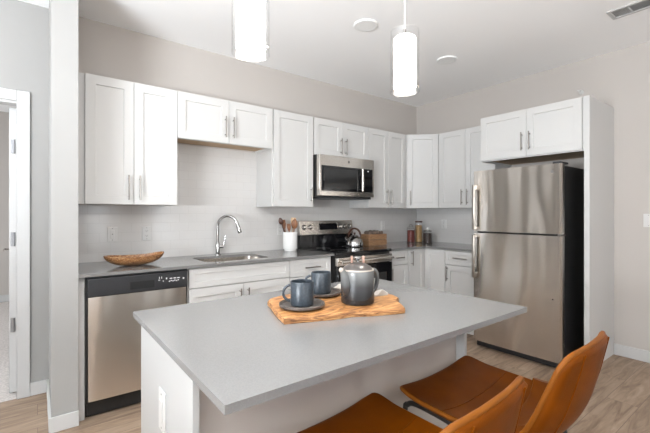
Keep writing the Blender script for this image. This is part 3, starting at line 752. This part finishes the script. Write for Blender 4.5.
# ------------------------------------------------------------------ things on the back counter
t = thing('wooden_bowl', 'long boat-shaped carved wooden bowl on the counter above the dishwasher', 'bowl', (.562, 3.04, CT), math.radians(7))
b = MB()
def bowl(u, v, inner):
    a = 2 * math.pi * u; L, Wd = .206, .125
    k = math.sin(v * math.pi / 2); ca, sa = math.cos(a), math.sin(a)
    ex = L * (abs(ca) ** 0.92) * (1 if ca > 0 else -1); ey = Wd * (abs(sa) ** 1.15) * (1 if sa > 0 else -1)
    rim = .070 + .012 * abs(ca) ** 3 - .004 * abs(sa) ** 2 + .003 * math.sin(3 * a + 1)
    s = k ** 0.62
    if inner: s *= .93 + .02 * abs(ca); z = .010 + (rim - .010) * (1 - math.cos(v * math.pi / 2)) ** 0.9
    else: z = rim * (1 - math.cos(v * math.pi / 2)) ** 0.8
    return Vector((ex * s * (1.0 + .04 * ca), ey * s, z))
n = 56
for inner in (0, 1): b.grid(lambda u, v: bowl(u, v, inner), n, 12)
for i in range(n): b.quad([bowl(i/n, 1, 0), bowl((i+1)/n, 1, 0), bowl((i+1)/n, 1, 1), bowl(i/n, 1, 1)])
b.build('bowl_body', 'bowlwood', t, smooth=True, weld=1e-4, angle=60)
# utensil crock
cx, cy = 2.05, 3.262
t = thing('utensil_crock', 'white ceramic crock holding wooden utensils, left of the range', 'crock', (cx, cy, CT))
MB().lathe([(0, 0), (.056, 0), (.060, .003), (.060, .016), (.072, .020), (.074, .024), (.074, .188), (.072, .190), (.068, .188), (.068, .024), (0, .022)], 44).build('crock_body', 'ceramic_w', t, smooth=True)
def utensil(name, label, kind, dx, dy, tip, mat, hw=.026, hl=.075):
    p0 = Vector((cx + dx, cy + dy, CT + .026)); p1 = Vector((cx, cy, CT)) + Vector(tip)
    d = (p1 - p0).normalized(); u = Vector((.794, -.608, 0)); u = (u - d * u.dot(d)).normalized(); v = d.cross(u)
    p2 = p1 - d * hl
    b = MB(); b.tube([p0, (p0 + p2) / 2, p2 + d * .012], [.006, .0055, .006], 10)
    b.build(name, mat, None, smooth=True)
    o = bpy.data.objects[b_name(name)]
    b = MB(); rings = []
    for i in range(11):
        s = i / 10; wd = {'spoon': hw * math.sin(math.pi * (.12 + .88 * s)) ** .6 if s < 1 else .002, 'spatula': hw * (.45 + .55 * min(1, s * 2.2)), 'fork': hw * (.5 + .5 * min(1, s * 2))}[kind]
        th = .006 if kind == 'spoon' else .004
        cup = -.008 * math.sin(math.pi * s) if kind == 'spoon' else 0
        c = p2 + d * hl * s + v * cup
        rings.append([b.bm.verts.new(c + u * wd * math.cos(a) + v * th * math.sin(a)) for a in [2*math.pi*k/12 for k in range(12)]])
    for A, B in zip(rings, rings[1:]):
        for k in range(12): b.bm.faces.new((A[k], A[(k+1) % 12], B[(k+1) % 12], B[k]))
    b.bm.faces.new(rings[0][::-1]); b.bm.faces.new(rings[-1])
    b.build('head', mat, o, smooth=True)
    tag(o, label, 'utensil', 'wooden utensils in the crock')
_last = {}
def b_name(name):
    c = [o.name for o in bpy.data.objects if o.name == name or o.name.startswith(name + '.')]
    return sorted(c)[-1]
utensil('wooden_spoon', 'dark wooden spoon leaning furthest left out of the white crock', 'spoon', -.01, .0, (-.095, .045, .335), 'darkwood', .024, .07)
utensil('wooden_spatula', 'brown wooden spatula leaning left in the white crock', 'spatula', .0, .03, (-.058, .045, .312), 'spoonwood', .022, .09)
utensil('wooden_ladle', 'brown wooden spoon standing upright in the crock, right of the middle', 'spoon', .02, -.02, (.035, -.035, .325), 'spoonwood', .033, .10)
utensil('pale_wooden_spatula', 'pale wooden spatula at the back right of the white crock', 'spatula', .03, .02, (.055, .02, .335), 'palewood', .026, .10)
utensil('wooden_fork', 'short brown wooden utensil at the front of the white crock', 'fork', -.02, -.03, (-.045, -.045, .275), 'spoonwood', .020, .07)
# kettle
t = thing('kettle', 'polished steel kettle with dark wooden handle on the cooktop', 'kettle', (2.815, 3.13, .9365), -.6); t.scale = (1.14, 1.14, 1.06)
MB().lathe([(0, 0), (.078, 0), (.086, .006), (.088, .020), (.084, .05), (.070, .080), (.050, .102), (.034, .110), (0, .110)], 44).build('body', 'chrome', t, smooth=True)
lid = MB().lathe([(0, .128), (.006, .128), (.034, .118), (.038, .111), (.036, .1105), (0, .1105)], 32).build('lid', 'chrome', t, smooth=True)
MB().lathe([(0, .150), (.010, .148), (.013, .140), (.007, .130), (0, .128)], 20).build('knob', 'darkwood', lid, smooth=True)
MB().tube([(-.064, .036, .062), (-.078, .046, .082), (-.086, .052, .096)], [.018, .014, .011], 16).build('spout', 'chrome', t, smooth=True)
pts = [(.056 * math.cos(a) * .98, -.044 * math.cos(a) * .98, .103 + .088 * math.sin(a)) for a in [math.pi * (i / 20) for i in range(21)]]
MB().tube(pts, [.004] * 2 + [.0105] * 17 + [.004] * 2, 14).build('handle', 'darkwood', t, smooth=True)
# crate with round things
t = thing('wooden_crate', 'two-slat wooden crate on the counter right of the kettle', 'crate', (3.056, 3.15, CT))
cw_, cd_, chh = .30, .15, .135
b = MB()
for z in (.004, .072):
    b.box(0, 0, z, cw_, .010, z + .062); b.box(0, cd_ - .010, z, cw_, cd_, z + .062)
    b.box(0, .010, z, .010, cd_ - .010, z + .062); b.box(cw_ - .010, .010, z, cw_, cd_ - .010, z + .062)
b.build('slats', 'cratewood', t, bevel=.0015)
b = MB(); b.box(.010, .010, .0, cw_ - .010, cd_ - .010, .010)
for x in (.010, cw_ - .026):
    for y in (.010, cd_ - .026): b.box(x, y, .010, x + .016, y + .016, .130)
b.build('floor_board', 'cratewood', t)
k = 0
for (dx, dy, dz, r, lab) in ((.055, .05, .118, .030, 'left front'), (.06, .105, .118, .030, 'left back'), (.12, .045, .122, .032, 'left of centre, front'), (.125, .106, .122, .032, 'left of centre, back'),
                        (.187, .047, .121, .031, 'right of centre, front'), (.19, .105, .121, .031, 'right of centre, back'), (.25, .05, .116, .029, 'right front'), (.25, .105, .116, .029, 'right back')):
    b = MB().blob((0, 0, 0), r * 1.0, r * .86, r * .84, 10)
    o = b.build('walnut', 'nut', None, smooth=True); o.location = (3.056 + dx, 3.15 + dy, CT + dz + .030)
    tag(o, 'round grey-brown nut heaped in the wooden crate, ' + lab, 'nut', 'nuts in the crate')
b = MB(); b.box(.012, .012, .0, cw_ - .012, cd_ - .012, .112)
o = b.build('crate_filling', 'nut', None); o.location = (3.056, 3.15, CT + .0105)
o['kind'] = 'stuff'; tag(o, 'grey-brown nuts filling the lower crate', 'nuts')
# corner jars
def jar(name, label, x, y, r, h, fill, lidkind):
    t = thing(name, label, 'jar', (x, y, CT), 0, 'glass jars in the corner')
    MB().lathe([(0, 0), (r - .003, 0), (r, .004), (r, h - .012), (r - .012, h), (r - .015, h), (r - .003, h - .014), (r - .003, .005), (0, .004)], 36).build('glass_body', 'glass', t, smooth=True)
    fh = h * .84
    MB().lathe([(0, .0045), (r - .0045, .0055), (r - .0045, fh), (r * .5, fh + .006), (0, fh + .004)], 30).build('contents', fill, t, smooth=True)
    if lidkind == 'bail':
        MB().lathe([(0, h + .001), (r - .010, h + .001), (r - .006, h + .004), (r - .006, h + .014), (r - .02, h + .022), (0, h + .022)], 32).build('lid', 'glass', t, smooth=True)
        pts = [(r * .55 * math.cos(a), 0, h + .020 + .034 * math.sin(a)) for a in [math.pi * i / 14 for i in range(15)]]
        MB().tube(pts, .0035, 8).build('wire_handle', 'nickel', t, smooth=True)
    elif lidkind == 'flat':
        MB().lathe([(0, h + .001), (r - .004, h + .001), (r - .002, h + .003), (r - .002, h + .016), (r - .006, h + .018), (0, h + .018)], 32).build('lid', 'darkwood', t, smooth=True)
    else:
        MB().lathe([(0, h + .001), (r - .006, h + .001), (r - .004, h + .010), (r - .02, h + .016), (0, h + .017)], 32).build('lid', 'chrome', t, smooth=True)
        MB().blob((0, 0, h + .032), .018, .018, .017, 10).build('knob', 'ceramic_w', t, smooth=True)
jar('glass_jar', 'glass jar of red dried beans, left of the three corner jars', 3.872, 3.208, .054, .185, 'redpasta', 'bail')
jar('glass_jar', 'tall glass jar of golden pasta with dark lid, middle of the three', 4.010, 3.192, .051, .262, 'goldpasta', 'flat')
jar('glass_jar', 'short glass jar of dark beans with round knob, rightmost of the three', 3.962, 3.012, .058, .150, 'darkbeans', 'ball')

# ------------------------------------------------------------------ coffee tray on the island
ZS = CT
outline = [(.663, 1.095), (.68, 1.16), (.70, 1.225), (.728, 1.30), (.743, 1.354), (.775, 1.39), (.85, 1.413), (.93, 1.408), (1.0, 1.40), (1.07, 1.385), (1.14, 1.355), (1.20, 1.31), (1.232, 1.25),
           (1.24, 1.18), (1.236, 1.12), (1.215, 1.072), (1.192, 1.062), (1.16, 1.028), (1.135, .985), (1.103, .9415), (1.06, .952), (1.01, .972), (.96, .994), (.91, 1.022), (.875, 1.028), (.835, 1.035), (.79, 1.052), (.73, 1.072)]
t = thing('cutting_board', 'live-edge wooden board under the mugs and teapot on the island', 'board', (.95, 1.18, ZS))
op = [Vector((x - .95, y - 1.18)) for x, y in outline]
b = MB(); bm = b.bm; loops = []
for sc, z in ((.985, .0), (1.0, .004), (1.0, .017), (.992, .021)):
    loops.append([bm.verts.new((p.x * sc, p.y * sc, z)) for p in op])
for A, B in zip(loops, loops[1:]):
    for i in range(len(A)): bm.faces.new((A[i], A[(i+1) % len(A)], B[(i+1) % len(A)], B[i]))
b.build('edge', 'bark', t, smooth=True)
b = MB(); b.prism([(p.x * .992, p.y * .992) for p in op], .001, .0211); b.build('board_top', 'board', t)
ZBD = ZS + .0215
CL = Vector((-.794, .608, 0))
def mug_parts(t):
    r, h = .0440, .092
    MB().lathe([(0, 0), (r - .004, 0), (r - .001, .003), (r, .010), (r, h - .002), (r - .0015, h), (r - .0035, h - .001), (r - .004, .010), (r - .01, .006), (0, .006)], 48).build('cup', 'navy', t, smooth=True)
    pts = []
    for i in range(15):
        a = math.radians(-78 + 156 * i / 14); pts.append(CL * (r - .006 + .034 * math.cos(a)) + Vector((0, 0, .046 + .031 * math.sin(a))))
    MB().tube(pts, .0052, 12).build('handle', 'navy', t, smooth=True)
def saucer_mesh(t):
    r = .0875
    MB().lathe([(0, 0), (.055, 0), (.060, .0015), (r - .006, .004), (r, .009), (r, .016), (r - .002, .0175), (r - .005, .016), (r - .009, .009), (.05, .007), (0, .0068)], 64).build('plate', 'saucer', t, smooth=True)
m1 = (.800, 1.188); m2 = (.988, 1.318)
s1 = thing('saucer', 'taupe stoneware saucer under the nearer blue mug', 'saucer', (*m1, ZBD), 0, 'saucers on the board'); saucer_mesh(s1)
g1 = thing('mug', 'slate blue mug on the nearer saucer, left of the teapot', 'mug', (*m1, ZBD + .0072), 0, 'blue mugs'); mug_parts(g1)
s2 = copy_tree(s1); s2.location = (*m2, ZBD); s2['label'] = 'taupe stoneware saucer under the blue mug further back'
g2 = copy_tree(g1); g2.location = (*m2, ZBD + .0072); g2['label'] = 'slate blue mug on the saucer further back, beside the teapot'
# teapot
def smooth_path(P, n=6):
    P = [Vector(p) for p in P]; out = []
    for i in range(len(P) - 1):
        p0, p1, p2, p3 = P[max(i-1, 0)], P[i], P[i+1], P[min(i+2, len(P)-1)]
        for k in range(n):
            s = k / n
            out.append(.5 * (2*p1 + (p2-p0)*s + (2*p0-5*p1+4*p2-p3)*s*s + (3*p1-p0-3*p2+p3)*s**3))
    out.append(P[-1]); return out
t = thing('teapot', 'grey ombre stoneware teapot with copper-framed knob on the wooden board', 'teapot', (1.016, 1.112, ZBD)); t.scale = (1, 1, 1.06)
r = .0665
MB().lathe([(0, 0), (r - .006, 0), (r - .001, .004), (r, .012), (r * 1.0, .06), (r * .99, .112), (r * .97, .122), (r * .95, .125), (r * .90, .125), (r * .90, .118), (r * .92, .11), (r * .93, .01), (0, .006)], 56).build('body', 'ombre', t, smooth=True)
MB().lathe([(r * .955, .1245), (r * .985, .1235), (r * .985, .1265), (r * .95, .1285), (r * .905, .1275), (r * .905, .1252)], 56).build('rim', 'cream', t, smooth=True)
lid = MB().lathe([(r * .90, .1255), (r * .90, .1285), (r * .80, .136), (r * .55, .145), (r * .25, .1505), (0, .152), (0, .148), (r * .5, .141), (r * .86, .1255)], 48).build('lid', 'lid', t, smooth=True)
b = MB(); b.lathe([(0, .153), (.006, .154), (.006, .160), (.015, .164), (.0165, .169), (.012, .174), (0, .175)], 24); b.build('knob', 'chrome', lid, smooth=True)
ca = Vector((.794, -.608, 0)); cb2 = Vector((.608, .794, 0))
for s in (-1, 1):
    b = MB(); c = ca * .023 * s; pts4 = [c - ca * .004 - cb2 * .008, c + ca * .004 - cb2 * .008, c + ca * .004 + cb2 * .008, c - ca * .004 + cb2 * .008]
    b.prism([(p.x, p.y) for p in pts4], .150, .176)
    b.build('knob_bracket', 'copper', lid, bevel=.001)
# spout: flattened bulging channel towards -X, ending in a cream lip
b = MB()
sp = [(Vector((-.046, .0, .030)), .010), (Vector((-.055, .0, .046)), .019), (Vector((-.061, .0, .070)), .023), (Vector((-.067, .0, .096)), .019), (Vector((-.077, .0, .118)), .013), (Vector((-.088, .0, .130)), .009)]
b.tube(smooth_path([p for p, q in sp], 5), [q for q in [.010, .0118, .0136, .0154, .0172, .019, .0198, .0206, .0214, .0222, .023, .0222, .0214, .0206, .0198, .019, .0178, .0166, .0154, .0142, .013, .0122, .0114, .0106, .0098, .009]], 20)
o = b.build('spout', 'ombre', t, smooth=True); o.rotation_euler = (0, 0, math.radians(3))
o = MB().tube([(-.083, 0, .1255), (-.090, 0, .1315), (-.094, 0, .1345)], [.0098, .0088, .0068], 18).build('spout_lip', 'cream', t, smooth=True); o.rotation_euler = (0, 0, math.radians(3))
pts = [(r - .005, 0, .112), (r + .022, 0, .116), (r + .040, 0, .102), (r + .044, 0, .075), (r + .034, 0, .045), (r + .012, 0, .028), (r - .004, 0, .026)]
MB().tube(smooth_path(pts), .0085, 14).build('handle', 'ombre', t, smooth=True)
# linen cloth: folded strip behind the teapot
b = MB()
def cloth(u, v, up):
    L = -.10 + .24 * u; wv = -.045 + .09 * v
    x = 1.150 - .32 * L * .5 + wv; y = 1.240 + L - wv * .2
    z = .011 + .006 * math.sin(9 * u + 3 * v) * math.cos(8 * v - 2 * u) + .005 * math.sin(19 * u - 7 * v) + .007 * math.exp(-((u - .12) / .16) ** 2) * (1 + .5 * math.sin(12 * v))
    z = max(z, .004)
    return Vector((x, y, ZBD + (z if up else .0005)))
n1, n2 = 36, 20
b.grid(lambda u, v: cloth(u, v, 1), n1, n2); b.grid(lambda u, v: cloth(u, v, 0), n1, n2)
for i in range(n1):
    for v in (0, 1): b.quad([cloth(i/n1, v, 0), cloth((i+1)/n1, v, 0), cloth((i+1)/n1, v, 1), cloth(i/n1, v, 1)])
for j in range(n2):
    for u in (0, 1): b.quad([cloth(u, j/n2, 0), cloth(u, (j+1)/n2, 0), cloth(u, (j+1)/n2, 1), cloth(u, j/n2, 1)])
tag(b.build('linen_napkin', 'linen', None, smooth=True, weld=1e-4, angle=70), 'crumpled pale linen cloth behind the teapot on the board', 'napkin')

# ------------------------------------------------------------------ counter stools
CEN = [(.232, .655), (.215, .657), (.145, .648), (.05, .628), (-.05, .607), (-.12, .600), (-.18, .618), (-.225, .660), (-.255, .715), (-.275, .785), (-.290, .86), (-.300, .922)]
EDG = [(.238, .232, .676), (.239, .215, .674), (.240, .145, .660), (.240, .05, .655), (.239, -.03, .652), (.238, -.09, .650), (.234, -.145, .660), (.227, -.187, .686), (.216, -.215, .738), (.203, -.240, .806), (.191, -.262, .868), (.184, -.280, .916)]
def cr(P, s):
    n = len(P) - 1; i = min(int(s * n), n - 1); f = s * n - i
    p0, p1, p2, p3 = [Vector(P[max(0, min(n, k))]) for k in (i-1, i, i+1, i+2)]
    return .5 * (2*p1 + (p2-p0)*f + (2*p0-5*p1+4*p2-p3)*f*f + (3*p1-p0-3*p2+p3)*f**3)
C3 = [(0, y, z) for y, z in CEN]
def base_surf(s, tt):
    """s 0 front edge .. 1 back top, tt -1 .. 1 across"""
    c = cr(C3, s); e = cr(EDG, s); k = abs(tt) ** 2.3
    return Vector((e.x * tt, c.y + (e.y - c.y) * k, c.z + (e.z - c.z) * k))
def rounded(s, tt):
    a = .26; k = abs(tt); sg = 1 if tt >= 0 else -1
    p0 = max(0, (k - (1 - a)) / a)
    if s > .5: bb = .085; p1 = max(0, (s - (1 - bb)) / bb)
    else: bb = .16; p1 = max(0, (bb - s) / bb)
    if p0 <= 0 or p1 <= 0: return s, tt
    q0 = p0 * math.sqrt(1 - p1*p1/2); q1 = p1 * math.sqrt(1 - p0*p0/2)
    return (1 - bb + bb * q1 if s > .5 else bb - bb * q1), sg * (1 - a + a * q0)
def shell(s, tt): return base_surf(*rounded(s, tt))
def shell_n(s, tt):
    s, tt = rounded(s, tt)
    d = 1e-3
    a = base_surf(min(1, s + d), tt) - base_surf(max(0, s - d), tt); b = base_surf(s, min(1, tt + d)) - base_surf(s, max(-1, tt - d))
    return a.cross(b).normalized()
TH = .026
def shell_out(s, tt):
    n = shell_n(s, tt)   # points away from the sitter (down / back)
    if n.z > 0 and s < .4: n = -n
    if n.y > 0 and s > .6: n = -n
    return n
SPLIT = .50
def make_stool(label, loc, rz):
    t = thing('counter_stool', label, 'stool', (loc[0], loc[1], 0), rz, 'leather counter stools')
    NT = 40
    def part(s0, s1, ns, name):
        b = MB()
        def P(u, v, off):
            s = s0 + (s1 - s0) * u; tt = -1 + 2 * v
            p = shell(s, tt); 
            if off:
                k = max(abs(tt), 0); edge = 1 - max(0, (k - .90) / .10) ** 2 * .35
                ed2 = 1 - max(0, (abs(2 * s - 1) - .95) / .05) ** 2 * .35
                p = p + shell_out(s, tt) * TH * edge * ed2
            return p
        b.grid(lambda u, v: P(u, v, 0), ns, NT); b.grid(lambda u, v: P(u, v, 1), ns, NT)
        for i in range(ns):
            for v in (0, 1): b.quad([P(i/ns, v, 0), P((i+1)/ns, v, 0), P((i+1)/ns, v, 1), P(i/ns, v, 1)])
        for j in range(NT):
            for u in ([0] if s0 == 0 else []) + ([1] if s1 == 1 else []):
                b.quad([P(u, j/NT, 0), P(u, (j+1)/NT, 0), P(u, (j+1)/NT, 1), P(u, j/NT, 1)])
        return b.build(name, 'leather', t, smooth=True, weld=1e-5, angle=75)
    seat = part(0, SPLIT, 30, 'seat'); back = part(SPLIT, 1, 30, 'backrest')
    def edge_pts(lst): return [shell(s, tt) + shell_out(s, tt) * TH * .33 for s, tt in lst]
    N = 60
    MB().tube(edge_pts([(SPLIT * (1 - i/N), -1) for i in range(N+1)] + [(0, -1 + 2*i/60) for i in range(1, 61)] + [(SPLIT * i/N, 1) for i in range(1, N+1)]), .0075, 10).build('piping', 'leather_p', seat, smooth=True)
    MB().tube(edge_pts([(SPLIT + (1-SPLIT) * i/N, -1) for i in range(N+1)] + [(1, -1 + 2*i/60) for i in range(1, 61)] + [(1 - (1-SPLIT) * i/N, 1) for i in range(1, N+1)]), .0075, 10).build('piping', 'leather_p', back, smooth=True)
    for tt in (-.62, .62):
        MB().tube([shell(s, tt) + shell_out(s, tt) * (TH + .0002) for s in [SPLIT + .04 + (.96 - SPLIT) * i / 24 for i in range(25)]], .0022, 8).build('seam', 'leather', back, smooth=True)
    MB().tube([shell(.27 , tt) + Vector((0, 0, .0004)) for tt in [-.97 + 1.94 * i / 30 for i in range(31)]], .0018, 8).build('seam', 'leather', seat, smooth=True)
    # frame: two side hoops with four legs and foot rails
    R_ = .0095
    zr = .605
    for sx in (-1, 1):
        xr = .205 * sx
        MB().tube(smooth_path([(.224 * sx, .240, 0), (.222 * sx, .226, .30), (xr + .016 * sx, .216, .575), (xr + .016 * sx, .205, .610), (xr + .014 * sx, .165, .624), (xr + .008 * sx, .05, .614), (xr, -.02, .592)], 5), R_, 12).build('leg', 'frame', t, smooth=True)
        MB().tube(smooth_path([(xr, -.02, .592), (xr, -.09, .575), (xr - .005 * sx, -.145, .560), (xr - .01 * sx, -.170, .525), (.198 * sx, -.190, .40), (.210 * sx, -.250, 0)], 5), R_, 12).build('leg', 'frame', t, smooth=True)
    MB().tube([(-.222, .229, .22), (.222, .229, .22)], R_ * .9, 12).build('footrest', 'frame', t, smooth=True)
    MB().tube([(-.203, -.217, .22), (.203, -.217, .22)], R_ * .9, 12).build('rear_rail', 'frame', t, smooth=True)
    b = MB()
    for y, z in ((.12, .606), (-.05, .572)): b.box(-.200, y - .012, z, .200, y + .012, z + .006)
    b.build('seat_bracket', 'frame', t)
    return t
st = make_stool('cognac leather counter stool nearer the refrigerator, backrest in full view', (1.300, .708), math.radians(3))
s2 = copy_tree(st); s2.location = (.731, .706, 0); s2.rotation_euler = (0, 0, math.radians(4)); s2['label'] = 'cognac leather counter stool cut off by the bottom of the photo'
